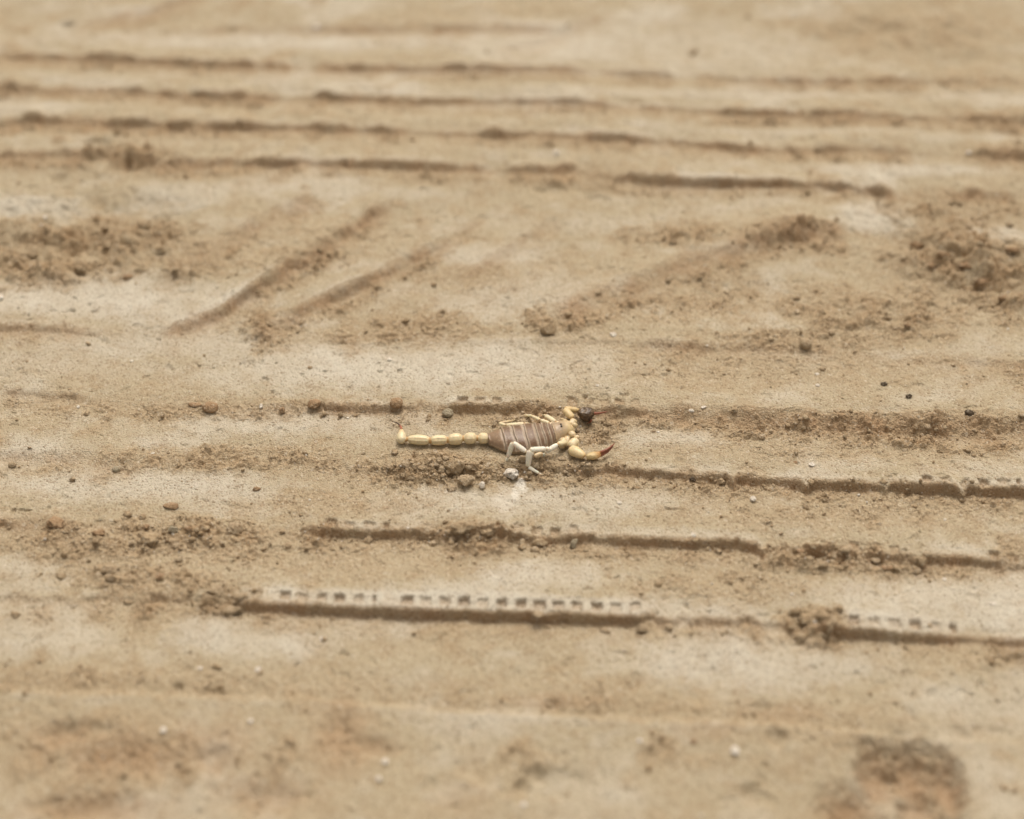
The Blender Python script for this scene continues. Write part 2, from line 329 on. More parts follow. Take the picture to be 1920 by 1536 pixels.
def gh(x, y):
    return float(ground(np.array([x]), np.array([y]))[0][0])


def on_ground(px, py, up=0.0):
    """the ground point seen at that pixel, lifted by up"""
    z = 0.0
    for _ in range(4):
        p = P(px, py, z + up)
        z = gh(p[0], p[1])
    return P(px, py, z + up), z


# ------------------------------------------------------------------ materials
def new_mat(name):
    m = bpy.data.materials.new(name)
    m.use_nodes = True
    nt = m.node_tree
    return m, nt, nt.nodes['Principled BSDF']


def N(nt, kind, **kw):
    n = nt.nodes.new(kind)
    for k, v in kw.items():
        setattr(n, k, v)
    return n


def mixc(nt, fac, a, b, blend='MIX'):
    n = N(nt, 'ShaderNodeMix', data_type='RGBA', blend_type=blend)
    n.inputs[0].default_value = 1.0 if not hasattr(fac, 'links') and not isinstance(fac, (int, float)) else n.inputs[0].default_value
    for sock, v in ((n.inputs[0], fac), (n.inputs[6], a), (n.inputs[7], b)):
        if isinstance(v, bpy.types.NodeSocket):
            nt.links.new(v, sock)
        elif isinstance(v, (int, float)):
            sock.default_value = v
        else:
            sock.default_value = (*v, 1)
    return n.outputs[2]


def noise_node(nt, scale, detail=2, rough=.55, vec=None):
    n = N(nt, 'ShaderNodeTexNoise')
    n.inputs['Scale'].default_value = scale
    n.inputs['Detail'].default_value = detail
    n.inputs['Roughness'].default_value = rough
    if vec is not None:
        nt.links.new(vec, n.inputs['Vector'])
    return n.outputs['Fac']


def ramp(nt, fac, a, b):
    n = N(nt, 'ShaderNodeMapRange')
    n.inputs[1].default_value, n.inputs[2].default_value = a, b
    nt.links.new(fac, n.inputs[0])
    return n.outputs[0]


def mul(nt, a, b):
    n = N(nt, 'ShaderNodeMath', operation='MULTIPLY')
    for i, v in enumerate((a, b)):
        if isinstance(v, bpy.types.NodeSocket):
            nt.links.new(v, n.inputs[i])
        else:
            n.inputs[i].default_value = v
    return n.outputs[0]


C_CRUST = (.445, .367, .25)
C_PALE = (.60, .553, .46)
C_LOOSE = (.415, .285, .165)


def soil_material(name, base=None, pale=None, use_masks=False):
    m, nt, b = new_mat(name)
    tc = N(nt, 'ShaderNodeTexCoord').outputs['Object']
    if use_masks:
        def att(a):
            n = N(nt, 'ShaderNodeAttribute', attribute_name=a)
            return n.outputs['Fac']
        mot = ramp(nt, noise_node(nt, 26, 5, .6, tc), .36, .66)
        c = mixc(nt, mul(nt, mot, .45), C_CRUST, (.48, .415, .30))
        c = mixc(nt, att('pale'), c, C_PALE)
        mot2 = ramp(nt, noise_node(nt, 120, 4, .65, tc), .48, .72)
        c = mixc(nt, mul(nt, mot2, .4), c, (.34, .235, .135))
        c = mixc(nt, mul(nt, att('loose'), .8), c, C_LOOSE)
        c = mixc(nt, mul(nt, att('shade_brown'), .8), c, (.385, .245, .14))  # red-brown standing in for warm shade on walls and in hollows
        c = mixc(nt, att('stain'), c, (.78, .74, .66))
    else:
        mot = ramp(nt, noise_node(nt, 330, 5, .6, tc), .35, .65)
        c = mixc(nt, mot, base, pale)
    # grains: light and dark specks of the sand itself
    vor = N(nt, 'ShaderNodeTexVoronoi')
    vor.inputs['Scale'].default_value = 1500
    nt.links.new(tc, vor.inputs['Vector'])
    sep = N(nt, 'ShaderNodeSeparateColor')
    nt.links.new(vor.outputs['Color'], sep.inputs[0])
    c = mixc(nt, mul(nt, ramp(nt, sep.outputs[0], .78, 1.0), .58), c, (.19, .12, .06))
    c = mixc(nt, mul(nt, ramp(nt, sep.outputs[1], .86, 1.0), .45), c, (.70, .62, .50))
    vor2 = N(nt, 'ShaderNodeTexVoronoi')
    vor2.inputs['Scale'].default_value = 420
    nt.links.new(tc, vor2.inputs['Vector'])
    sep2 = N(nt, 'ShaderNodeSeparateColor')
    nt.links.new(vor2.outputs['Color'], sep2.inputs[0])
    white_grain = mul(nt, ramp(nt, sep2.outputs[0], .965, .985), ramp(nt, vor2.outputs['Distance'], .42, .3))
    c = mixc(nt, mul(nt, white_grain, .22), c, (.72, .67, .58))
    nt.links.new(c, b.inputs['Base Color'])
    b.inputs['Roughness'].default_value = .93
    b.inputs['Specular IOR Level'].default_value = .15
    hgt = N(nt, 'ShaderNodeMath', operation='ADD')
    nt.links.new(noise_node(nt, 1100, 3, .7, tc), hgt.inputs[0])
    nt.links.new(mul(nt, vor.outputs['Distance'], -.5), hgt.inputs[1])
    bp = N(nt, 'ShaderNodeBump')
    bp.inputs['Strength'].default_value = .9
    bp.inputs['Distance'].default_value = .0010
    nt.links.new(hgt.outputs[0], bp.inputs['Height'])
    nt.links.new(bp.outputs[0], b.inputs['Normal'])
    return m


M_GROUND = soil_material('tracked_dirt', use_masks=True)
M_CLOD = soil_material('brown_clod', (.38, .275, .165), (.46, .36, .24))
M_CLOD_PALE = soil_material('pale_clod', (.40, .30, .19), (.49, .39, .27))
M_GREY = soil_material('grey_pebble', (.33, .275, .19), (.43, .38, .28))
M_DARK = soil_material('dark_pebble', (.07, .052, .035), (.13, .10, .07))
M_RED = soil_material('reddish_clod', (.34, .22, .125), (.43, .30, .185))
M_WHITE = soil_material('chalky_stone', (.62, .54, .45), (.86, .82, .74))


# ------------------------------------------------------------------ ground mesh: one sheet, fine where the photo looks, out to the horizon
def axis(parts, lo, hi):
    a = []
    for s, e, st in parts:
        n = max(1, int(round((e - s) / st)))
        a += list(s + (e - s) * np.arange(n) / n)
    a.append(parts[-1][1])
    st = parts[-1][2]
    while a[-1] < hi:
        st *= 1.22
        a.append(a[-1] + st)
    st, low = parts[0][2], []
    cur = a[0]
    while cur > lo:
        st *= 1.22
        cur -= st
        low.append(cur)
    return np.array(low[::-1] + a)


xs = axis([(-.37, -.26, .0008), (-.26, .26, .00046), (.26, .37, .0008)], -320, 320)
ys = axis([(-.215, -.11, .0006), (-.11, .055, .00036), (.055, .16, .0006), (.16, .40, .0010)], -320, 320)
GX, GY = np.meshgrid(xs, ys)
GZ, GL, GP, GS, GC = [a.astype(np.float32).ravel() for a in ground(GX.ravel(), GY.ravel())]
nx, ny = len(xs), len(ys)
me = bpy.data.meshes.new('ground')
me.vertices.add(nx * ny)
co = np.empty((nx * ny, 3), np.float32)
co[:, 0], co[:, 1], co[:, 2] = GX.ravel(), GY.ravel(), GZ
me.vertices.foreach_set('co', co.ravel())
ii = (np.arange(ny - 1)[:, None] * nx + np.arange(nx - 1)[None, :]).ravel().astype(np.int32)
quads = np.stack((ii, ii + 1, ii + nx + 1, ii + nx), 1).ravel()
nq = len(ii)
me.loops.add(nq * 4)
me.loops.foreach_set('vertex_index', quads)
me.polygons.add(nq)
me.polygons.foreach_set('loop_start', np.arange(nq, dtype=np.int32) * 4)
me.polygons.foreach_set('use_smooth', np.ones(nq, bool))
me.update()
for nm, arr in (('loose', GL), ('pale', GP), ('stain', GS), ('shade_brown', GC)):
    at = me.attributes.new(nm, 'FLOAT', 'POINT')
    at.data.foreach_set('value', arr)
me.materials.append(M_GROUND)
go = bpy.data.objects.new('ground', me)
COL.objects.link(go)
go['kind'] = 'structure'
go['label'] = 'dry tan dirt ground pressed with tyre tread ridges and loose crumbs'
go['category'] = 'ground'
del co, quads, ii


# ------------------------------------------------------------------ stones and clods
def rock_mesh(name, seed, dims, mat, rough=.3, facets=0, sub=3):
    rnd = random.Random(seed)
    bm = bmesh.new()
    bmesh.ops.create_icosphere(bm, subdivisions=sub, radius=1)
    off = Vector((rnd.uniform(-50, 50), rnd.uniform(-50, 50), rnd.uniform(-50, 50)))
    planes = []
    for _ in range(facets):
        v = Vector((rnd.gauss(0, 1), rnd.gauss(0, 1), rnd.gauss(0, .8))).normalized()
        planes.append((v, rnd.uniform(.55, .85)))
    for v in bm.verts:
        p = v.co.normalized()
        r = 1 + rough * .16 * mnoise.noise(p * 27 + off) + rough * mnoise.noise(p * 1.1 + off) + rough * .5 * mnoise.noise(p * 2.6 + off) + rough * .45 * mnoise.noise(p * 6 + off) + rough * .3 * mnoise.noise(p * 13 + off)
        q = p * r
        for n, d in planes:
            t = q.dot(n)
            if t > d:
                q -= n * (t - d) * .88
        v.co = Vector((q.x * dims[0], q.y * dims[1], q.z * dims[2]))
    m = bpy.data.meshes.new(name)
    bm.to_mesh(m)
    bm.free()
    for p in m.polygons:
        p.use_smooth = facets == 0 or sub > 3
    m.materials.append(mat)
    return m


seed_no = [100]


def stone(name, px, py, w, h, label, cat, mat, group=None, flat=.75, rough=.3, facets=3, sink=.3, rz=None, depth=None, tilt=0, sub=4, mesh=None):
    """a stone whose visible outline is about w x h photo pixels, centred at px, py"""
    seed_no[0] += 1
    s = px_size(px, py)
    a = w * s / 2
    # an ellipsoid with depth semi-axis b and height c shows sqrt((b SP)^2 + (c CP)^2)
    v = h * s / 2
    b = v / math.sqrt(SP ** 2 + (flat * CP) ** 2)
    c = b * flat
    p, z = on_ground(px, py, c * (1 - 2 * sink) * .6)
    mm = rock_mesh(name, seed_no[0], (a, b, c), mat, rough, facets, sub)
    o = bpy.data.objects.new(name, mm)
    COL.objects.link(o)
    o.location = (p[0], p[1], z + c * (1 - 2 * sink))
    o.rotation_euler = (tilt, 0, rz if rz is not None else random.Random(seed_no[0]).uniform(-.25, .25))
    o['label'], o['category'] = label, cat
    if group:
        o['group'] = group
    return o


G_CLOD = 'brown dirt clods lying on the tracks'
G_WHITE = 'white stone chips scattered on the dirt'
# beside the scorpion
stone('dirt_clod', 855, 880, 42, 34, 'largest angular brown dirt clod, in the crumbs below the scorpion tail', 'dirt clod', M_CLOD, G_CLOD, .85, .34, 8, .02, sub=5, tilt=.2)
stone('dirt_clod', 872, 903, 32, 26, 'flat grey tan clod leaning on the front of the largest brown clod', 'dirt clod', M_CLOD_PALE, G_CLOD, .6, .3, 8, .12, rz=.5, sub=5)
stone('dirt_clod', 846, 917, 16, 11, 'small tan clod just left of the flat grey tan clod', 'dirt clod', M_CLOD_PALE, G_CLOD, .8, .3, 2, .2)
stone('pebble', 957, 889, 29, 24, 'chalky white rough pebble below the scorpion legs', 'pebble', M_WHITE, None, .65, .42, 7, .15, sub=5)
stone('stone_chip', 905, 911, 12, 12, 'small sharp white chip between the chalky pebble and the grey tan clod', 'stone chip', M_WHITE, G_WHITE, .8, .25, 5, .1)
stone('pebble', 840, 776, 21, 18, 'rounded grey pebble on the dirt above the scorpion tail', 'pebble', M_GREY, None, .75, .16, 1, .2)
stone('pebble', 743, 757, 24, 21, 'round brown pebble half buried in the ridge above the stinger', 'pebble', M_RED, None, .8, .12, 0, .3)
stone('dirt_clod', 759, 873, 20, 15, 'tan crumbly clod at left end of the crumb heap below the tail', 'dirt clod', M_CLOD_PALE, G_CLOD, .8, .35, 1, .2)
stone('dirt_clod', 757, 893, 13, 11, 'smaller of two clods at the lower left edge of the crumb heap', 'dirt clod', M_CLOD, G_CLOD, .8, .35, 1, .2)
stone('dirt_clod', 771, 897, 18, 12, 'wider of two clods at the lower left edge of the crumb heap', 'dirt clod', M_CLOD_PALE, G_CLOD, .8, .35, 1, .2)
stone('dirt_clod', 979, 862, 16, 13, 'brown clod under the scorpion between its two white legs', 'dirt clod', M_CLOD, G_CLOD, .8, .35, 1, .25)
stone('dirt_clod', 1052, 861, 20, 9, 'thin pinkish flake of dirt left of the tan pincer', 'dirt clod', M_CLOD_PALE, G_CLOD, .5, .3, 2, .2)
# elsewhere on the flats
stone('pebble', 395, 765, 32, 22, 'flat tan pebble with a reddish side on the ridge far left of the stinger', 'pebble', M_RED, None, .7, .14, 1, .3)
stone('dirt_clod', 366, 759, 26, 9, 'thin brown sliver of dirt beside the flat tan pebble', 'dirt clod', M_RED, G_CLOD, .5, .2, 1, .3)
stone('dirt_clod', 590, 758, 26, 18, 'broad low brown clod in the loose ridge left of the half buried pebble', 'dirt clod', M_RED, G_CLOD, .7, .3, 1, .3)
stone('dirt_clod', 530, 770, 12, 12, 'small reddish clod by a bright white chip above the tail', 'dirt clod', M_RED, G_CLOD, .8, .3, 1, .2)
stone('dirt_clod', 1028, 618, 30, 24, 'square cornered brown clod at the foot of the blurred upper right ridge', 'dirt clod', M_CLOD, G_CLOD, .8, .2, 4, .2)
stone('pebble', 1511, 647, 23, 21, 'larger round pebble on the crust right of the low step', 'pebble', M_CLOD_PALE, None, .85, .12, 0, .15)
stone('pebble', 1559, 625, 14, 12, 'smaller round pebble above right of the larger round one', 'pebble', M_CLOD_PALE, None, .85, .12, 0, .15)
stone('pebble', 1817, 776, 18, 14, 'dark grey pebble on the right, above the long granular bank', 'pebble', M_DARK, None, .8, .25, 2, .15)
stone('pebble', 1657, 721, 12, 9, 'tiny blackish grain, upper of two on the right crust', 'pebble', M_DARK, None, .8, .3, 2, .2)
stone('pebble', 1704, 744, 13, 9, 'tiny blackish grain, lower right of two on the right crust', 'pebble', M_DARK, None, .8, .3, 2, .2)
stone('pebble', 1299, 899, 12, 9, 'small dark pebble at the foot of the tread wall below the tan pincer', 'pebble', M_DARK, None, .8, .3, 2, .2)
stone('pebble', 218, 881, 15, 12, 'rounded olive pebble on the pale crust at lower left of the stinger', 'pebble', M_GREY, None, .8, .15, 0, .2)
stone('pebble', 23, 872, 14, 13, 'pale tan pebble by the left border below the soft ridge', 'pebble', M_CLOD_PALE, None, .8, .2, 2, .2)
stone('dirt_clod', 320, 950, 26, 12, 'low reddish clod alone on the pale left flat', 'dirt clod', M_RED, G_CLOD, .6, .3, 1, .3)
left = [(104, 981, 30, 21, 'broad rounded clod at the left end of the left clod scatter', M_RED), (283, 1013, 30, 27, 'biggest rounded clod in the left clod scatter', M_CLOD),
        (440, 993, 28, 24, 'rounded tan clod at the right end of the left clod scatter', M_CLOD_PALE), (325, 994, 18, 15, 'greyish clod up right of the biggest scatter clod', M_GREY),
        (274, 988, 12, 12, 'small clod just above the biggest scatter clod', M_RED), (184, 1000, 24, 13, 'flat clod between the broad clod and the biggest scatter clod', M_RED),
        (354, 992, 14, 9, 'reddish flake between the greyish clod and the right end clod', M_RED), (331, 1025, 18, 13, 'shard pointing down right of the biggest scatter clod', M_CLOD_PALE),
        (206, 1068, 38, 20, 'wide pale dome shaped clod below the left clod scatter', M_CLOD_PALE), (207, 1083, 20, 12, 'small clod pressed against the front of the wide dome clod', M_CLOD),
        (147, 1022, 16, 10, 'low clod under the broad clod in the left scatter', M_CLOD), (30, 1153, 16, 13, 'lone clod near the left border under the scatter', M_CLOD), (239, 1130, 15, 9, 'flat chip of dirt below the wide dome clod', M_CLOD),
        (299, 1082, 20, 12, 'rough clod right of the wide dome clod', M_RED), (481, 917, 13, 10, 'small clod on the left flat above the right end clod', M_RED)]
for x, y, w, h, lab, m in left:
    stone('dirt_clod', x, y, w, h, lab, 'dirt clod', m, G_CLOD, .75, .42, 3, .3)
mid = [(862, 990, 46, 20, 'long cracked clod fallen on the middle tread wall', M_CLOD), (912, 996, 34, 24, 'angular clod right of the long cracked clod on the middle wall', M_CLOD), (879, 1015, 17, 13, 'rounded clod under the long cracked clod', M_CLOD_PALE),
       (848, 1013, 15, 12, 'pale pebble like clod left under the long cracked clod', M_CLOD_PALE), (980, 1018, 12, 17, 'narrow upright clod at the foot of the middle wall', M_CLOD_PALE), (1011, 1018, 28, 14, 'oblong clod right of the narrow upright clod', M_CLOD),
       (1004, 1032, 22, 12, 'clod lying in front of the oblong clod', M_CLOD_PALE), (1076, 1021, 13, 20, 'grey upright pebble at the foot of the middle wall', M_GREY), (690, 1012, 18, 14, 'crumbled clod below the left sipes of the middle wall', M_CLOD),
       (433, 1146, 38, 17, 'pale oblong clod at the left start of the near wall', M_CLOD_PALE), (404, 1108, 30, 17, 'pale low clod above the oblong one at the near wall start', M_CLOD_PALE), (452, 1120, 24, 14, 'second pale clod above the oblong one, toward the square holes', M_CLOD_PALE),
       (863, 1147, 18, 14, 'round pebble like clod on the near wall, left of its twin', M_CLOD_PALE), (1009, 1154, 20, 15, 'round pebble like clod on the near wall, right of its twin', M_CLOD_PALE),
       (1587, 1031, 18, 14, 'pale rounded clod on top of the right rubble of the middle wall', M_CLOD_PALE), (1612, 1046, 16, 11, 'tan clod in the right rubble of the middle wall', M_CLOD), (1642, 1052, 20, 11, 'flat clod at the right end of that middle wall rubble', M_CLOD_PALE),
       (1524, 1024, 16, 12, 'clod in the crumbled break of the middle wall', M_CLOD), (1500, 1034, 14, 10, 'clod at the left side of the crumbled break', M_RED), (1662, 1066, 24, 10, 'long flat crumb fallen below the middle wall on the right', M_RED),
       (1727, 1052, 18, 16, 'lump of dirt stuck on the right end of the middle wall', M_CLOD),
       (1353, 903, 17, 13, 'rounded clod at the foot of the second wall', M_CLOD), (1411, 904, 16, 11, 'flat clod in the crumbs of the second wall', M_CLOD_PALE),
       (1502, 1196, 24, 18, 'pale clod at lower left of the near right clump', M_CLOD_PALE), (1535, 1194, 34, 18, 'long pale clod at the bottom of the near right clump', M_CLOD_PALE), (1558, 1174, 13, 36, 'long slanted pale shard on the right of the near right clump', M_CLOD_PALE),
       (1512, 1163, 30, 24, 'brown clod in the middle of the near right clump', M_CLOD), (1545, 1156, 26, 20, 'tan clod at top of the near right clump', M_CLOD), (1492, 1148, 22, 14, 'small clod at upper left of the near right clump', M_CLOD), (1573, 1140, 16, 12, 'small clod at upper right of the near right clump', M_CLOD),
       (1204, 1180, 22, 18, 'blurred pale clod right of the near wall end', M_CLOD_PALE), (1620, 1182, 20, 14, 'lump at the foot of the near right wall', M_CLOD), (1378, 770, 14, 9, 'small tan crumb on the edge of the granular bank', M_CLOD),
       (1490, 868, 16, 8, 'brown clod behind the white shell piece on the second wall', M_RED), (1300, 1390, 14, 9, 'blurred brown crumb in the near flat', M_RED), (240, 520, 14, 10, 'brown crumb on the pale slope at left', M_RED)]
for x, y, w, h, lab, m in mid:
    stone('dirt_clod', x, y, w, h, lab, 'dirt clod', m, G_CLOD, .75, .42, 4, .28, rz=-.35 if w < h else None)
stone('dirt_splinter', 664, 1139, 26, 9, 'thin pale splinter of dirt leaning on the near wall under its holes', 'splinter', M_CLOD_PALE, None, .6, .2, 3, .1, rz=-.5)
far = [(1490, 560, 12, 9), (1345, 625, 16, 10), (1405, 617, 12, 7), (555, 487, 16, 14), (545, 500, 14, 10), (600, 470, 18, 12), (484, 547, 14, 12), (443, 515, 10, 10), (270, 425, 40, 24), (205, 460, 40, 20), (300, 470, 30, 20), (150, 505, 36, 20),
       (60, 480, 44, 24), (100, 520, 30, 18), (1770, 480, 36, 24), (1810, 500, 40, 26), (1745, 500, 30, 20), (1840, 530, 36, 22), (1880, 560, 30, 20), (1720, 460, 34, 16), (1900, 470, 36, 20), (1260, 455, 24, 14), (1310, 440, 20, 16), (1700, 610, 20, 12)]
for x, y, w, h in far:
    reg = ('blurred rough brown clod in the broken dirt at upper left' if x < 400 else 'small brown crumb on the slanted lugs left of centre' if x < 700 else
           'brown crumb on the upper right slanted ridge' if x < 1500 else 'dark rough clod in the loose heap at the right border')
    stone('dirt_clod', x, y, w * .62, h * .62, reg, 'dirt clod', M_CLOD if x < 1650 else M_RED, reg.replace('clod', 'clods').replace('crumb', 'crumbs'), .8, .6, 2, .3, sub=4)
chips = [(1150, 628, 16, 12, 'white chip right of the square cornered clod'), (1295, 770, 19, 9, 'flat white chip on the bank right of the dark pincer'), (490, 762, 10, 12, 'bright white chip by the small reddish clod'),
         (1412, 937, 13, 15, 'white chip below the second wall on the right flat'), (1300, 1003, 12, 11, 'white chip on the edge of the middle wall'), (1378, 1408, 18, 22, 'large blurred white chip beside the paw print'),
         (1862, 1132, 18, 8, 'pale white splinter on the pale flat at right'), (593, 50, 18, 16, 'large blurred white chip in the upper left'), (1043, 287, 13, 14, 'blurred white chip between the upper tread lines'),
         (307, 1369, 15, 17, 'slanted blurred white chip in the near left mottled dirt'), (484, 1255, 15, 12, 'right chip of two above the near faint line'), (375, 1253, 10, 10, 'left chip of two above the near faint line'),
         (470, 1352, 12, 11, 'dull white chip right of the slanted blurred chip'), (722, 1428, 15, 15, 'upper chip of two in the near centre dirt'), (710, 1460, 14, 14, 'lower chip of two in the near centre dirt'), (1199, 1388, 12, 12, 'blurred chip in the near flat right of centre'),
         (982, 1508, 15, 14, 'blurred chip at the bottom border near the middle'), (1522, 872, 15, 11, 'white shell like piece on the lip of the second wall'), (1162, 943, 12, 8, 'faint white chip on the flat below the tan pincer'), (287, 850, 11, 5, 'thin white flake on the left flat'),
         (147, 763, 8, 7, 'white chip at the end of the soft left ridge'), (85, 408, 10, 9, 'white grain on the cracked dirt at upper left'), (78, 423, 8, 8, 'lower white grain on the cracked dirt at upper left'), (2, 558, 12, 16, 'white lump at the left border'),
         (1816, 286, 11, 9, 'blurred white chip in the upper right'), (1772, 974, 7, 5, 'tiny white chip above the right end of the middle wall'), (1532, 702, 11, 6, 'faint white chip below the low step'), (1533, 723, 10, 8, 'pale chip on the right crust below the low step'),
         (1319, 764, 14, 7, 'cream chip just right of the flat white chip'), (1326, 648, 6, 5, 'tiny chip on the low step'), (1690, 590, 7, 5, 'tiny white grain in the loose right slope'), (1890, 617, 6, 6, 'tiny white grain at the right border'), (730, 674, 12, 9, 'faint white fleck on the bright pale patch'),
         (1485, 1114, 7, 7, 'tiny white chip above the near right clump'), (603, 1198, 10, 10, 'blurred pale chip left of centre under the near wall'), (247, 677, 9, 6, 'white fleck on the pale slope at left'), (1771, 1086, 8, 7, 'tiny chip under the right end of the middle wall'),
         (1120, 723, 8, 6, 'pale fleck above the tread holes over the scorpion'), (820, 713, 8, 5, 'pale fleck on the bright patch above the tail'), (765, 990, 7, 5, 'tiny pale chip on the left part of the middle wall')]
for x, y, w, h, lab in chips:
    stone('stone_chip', x, y, w * .85, h * .8, lab, 'stone chip', M_WHITE, G_WHITE, .5, .25, 4, .2, sub=3)

# ------------------------------------------------------------------ loose crumbs of soil nobody could count
rng = np.random.RandomState(3)
bmi = bmesh.new()
bmesh.ops.create_icosphere(bmi, subdivisions=1, radius=1)
ico_v = np.array([v.co[:] for v in bmi.verts])
ico_f = np.array([[v.index for v in f.verts] for f in bmi.faces])
bmi.free()
n_try = 420000
# candidates over the ground the photo covers, evenly per picture area so that near and far crumbs get their share
qx, qy = rng.uniform(-60, 1980, n_try), rng.uniform(-40, 1580, n_try)
# chunkier crumbs in the heaps: around the scorpion, at the crumbled breaks of the walls
heaps = [(820, 886, 85, 14, 420), (985, 890, 75, 10, 170), (1080, 884, 60, 10, 80), (1108, 812, 36, 20, 60), (870, 1012, 70, 12, 110), (1560, 1052, 90, 11, 150), (1525, 1182, 44, 20, 60), (300, 1012, 200, 24, 150), (420, 1128, 50, 18, 50),
         (1500, 914, 380, 6, 110), (1750, 932, 140, 6, 70), (1200, 1026, 240, 6, 50), (650, 1013, 100, 6, 30), (1700, 812, 200, 14, 120), (700, 776, 160, 8, 40)]
k0 = 0
for hx, hy, hrx, hry, hn in heaps:
    qx[k0:k0 + hn], qy[k0:k0 + hn] = hx + hrx * .6 * rng.randn(hn), hy + hry * .6 * rng.randn(hn)
    k0 += hn
n_big = k0
u, v = (qx - 960) / FPX, (768 - qy) / FPX
tt = CAM[2] / (SP - v * CP)
cx, cy = u * tt, CAM[1] + (CP + v * SP) * tt
hz, hl, hp, hs, hc = ground(cx, cy)
size = .00022 * (1 + rng.pareto(2.6, n_try))
size = np.minimum(size, .0015)
size[:n_big] = np.minimum(.00024 * (1 + rng.pareto(2.0, n_big)), .0013)
clump = .5 + 1.1 * nz(cx, cy, .02, 81, 3)
keep = rng.rand(n_try) < np.clip(.005 + .45 * np.maximum(0, hl - .12) ** 1.2, 0, 1) * np.clip(clump, .05, 1.4)
keep &= (size > .0003) | (np.abs(cy + .02) < .12)
keep[:n_big] = True
idx = np.nonzero(keep)[0]
n = len(idx)
nv = len(ico_v)
V = np.empty((n, nv, 3))
sc = size[idx][:, None, None] * rng.uniform(.75, 1.3, (n, 1, 3)) * np.array((1, 1, .8))
jit = 1 + .28 * rng.randn(n, nv, 1)
V[:] = ico_v[None] * jit * sc
ang = rng.rand(n) * 6.283
ca, sa = np.cos(ang)[:, None], np.sin(ang)[:, None]
V[..., 0], V[..., 1] = V[..., 0] * ca - V[..., 1] * sa, V[..., 0] * sa + V[..., 1] * ca
V[..., 0] += cx[idx][:, None]
V[..., 1] += cy[idx][:, None]
V[..., 2] += (hz[idx] + size[idx] * .25)[:, None]
F = (ico_f[None] + (np.arange(n) * nv)[:, None, None]).reshape(-1, 3).astype(np.int32)
me = bpy.data.meshes.new('loose_crumbs')
me.vertices.add(n * nv)
me.vertices.foreach_set('co', V.astype(np.float32).ravel())
me.loops.add(F.size)
me.loops.foreach_set('vertex_index', F.ravel())
me.polygons.add(len(F))
me.polygons.foreach_set('loop_start', np.arange(len(F), dtype=np.int32) * 3)
me.polygons.foreach_set('use_smooth', np.ones(len(F), bool))
pick = np.where(size[idx] > .0007, rng.choice(2, n, p=(.7, .3)), rng.choice(3, n, p=(.62, .35, .03)))
mi = np.repeat(pick, len(ico_f)).astype(np.int32)
me.polygons.foreach_set('material_index', mi)
me.update()
for m in (M_CLOD, M_CLOD_PALE, M_WHITE):
    me.materials.append(m)
o = bpy.data.objects.new('loose_dirt', me)
COL.objects.link(o)
o['kind'] = 'stuff'
o['label'] = 'fine loose crumbs of brown dirt strewn over the tyre tracks'
o['category'] = 'dirt'
print('crumbs', n, 'ground verts', nx * ny)
del V, F

# ------------------------------------------------------------------ scorpion (built in mm about ORI)
ORI, z0 = on_ground(968, 845)
ORI = np.array((ORI[0], ORI[1], 0.0))


def W(px, py, up):
    """mm, about ORI: the point up mm above the soil that the photo shows at px, py"""
    p, z = on_ground(px, py, up * 1e-3)
    return Vector(((p - ORI) * 1000).tolist())


class Piece:
    def __init__(self):
        self.v, self.f, self.c = [], [], []

    def rings(self, rings, cols, close=True):
        base = len(self.v)
        n = len(rings[0])
        for r, c in zip(rings, cols):
            self.v += [Vector(p) for p in r]
            self.c += (c if isinstance(c[0], (tuple, list)) else [c] * n)
        for i in range(len(rings) - 1):
            for j in range(n):
                a, b = base + i * n + j, base + i * n + (j + 1) % n
                self.f.append((a, b, b + n, a + n))
        if close:
            for k, i in ((0, 0), (1, len(rings) - 1)):
                ce = sum((Vector(p) for p in rings[i]), Vector()) / n
                self.v.append(ce)
                self.c.append(self.c[base + i * n])
                ci = len(self.v) - 1
                for j in range(n):
                    a, b = base + i * n + j, base + i * n + (j + 1) % n
                    self.f.append((ci, b, a) if k == 0 else (ci, a, b))

    def segment(self, p0, p1, prof, col, tip=None, n=20, steps=26, flat=1.0, keels=0, keel=.05, bend=None, cap=True, endcol=None):
        """a limb joint from p0 to p1; prof = [(t, radius)]; rounded ends"""
        p0, p1 = Vector(p0), Vector(p1)
        ax = (p1 - p0)
        L = ax.length
        ax = ax.normalized()
        up = Vector((0, 0, 1))
        side = ax.cross(up)
        if side.length < .2:
            side = Vector((1, 0, 0))
        side.normalize()
        nor = side.cross(ax).normalized()
        ts = [p[0] for p in prof]
        rs = [p[1] for p in prof]
        rings, cols = [], []
        for i in range(steps + 1):
            u = (1 - math.cos(math.pi * i / steps)) / 2
            r = float(np.interp(u, ts, rs))
            # smooth the profile
            r = sum(float(np.interp(min(1, max(0, u + d)), ts, rs)) for d in (-.06, -.03, 0, .03, .06)) / 5
            if cap:
                e = min(u, 1 - u) * L
                rc = rs[0] if u < .5 else rs[-1]
                if e < rc:
                    r *= math.sqrt(max(.02, 1 - (1 - e / rc) ** 2))
            c = p0.lerp(p1, u)
            if bend:
                c = c + Vector(bend) * (4 * u * (1 - u))
            ring, cc = [], []
            for j in range(n):
                a = 2 * math.pi * j / n
                k = 1
                if keels:
                    k = 1 + keel * max(0, math.cos(keels * a)) ** 6
                ring.append(c + side * (math.cos(a) * r * k) + nor * (math.sin(a) * r * k * flat))
                e = min(u, 1 - u)
                base = col if tip is None else tuple(x + (y - x) * float(sstep(.35, 1, u)) for x, y in zip(col, tip))
                if endcol is not None:
                    w = float(sstep(.09, .0, e)) * .8
                    base = tuple(x + (y - x) * w for x, y in zip(base, endcol))
                cc.append(base)
            rings.append(ring)
            cols.append(cc)
        self.rings(rings, cols)


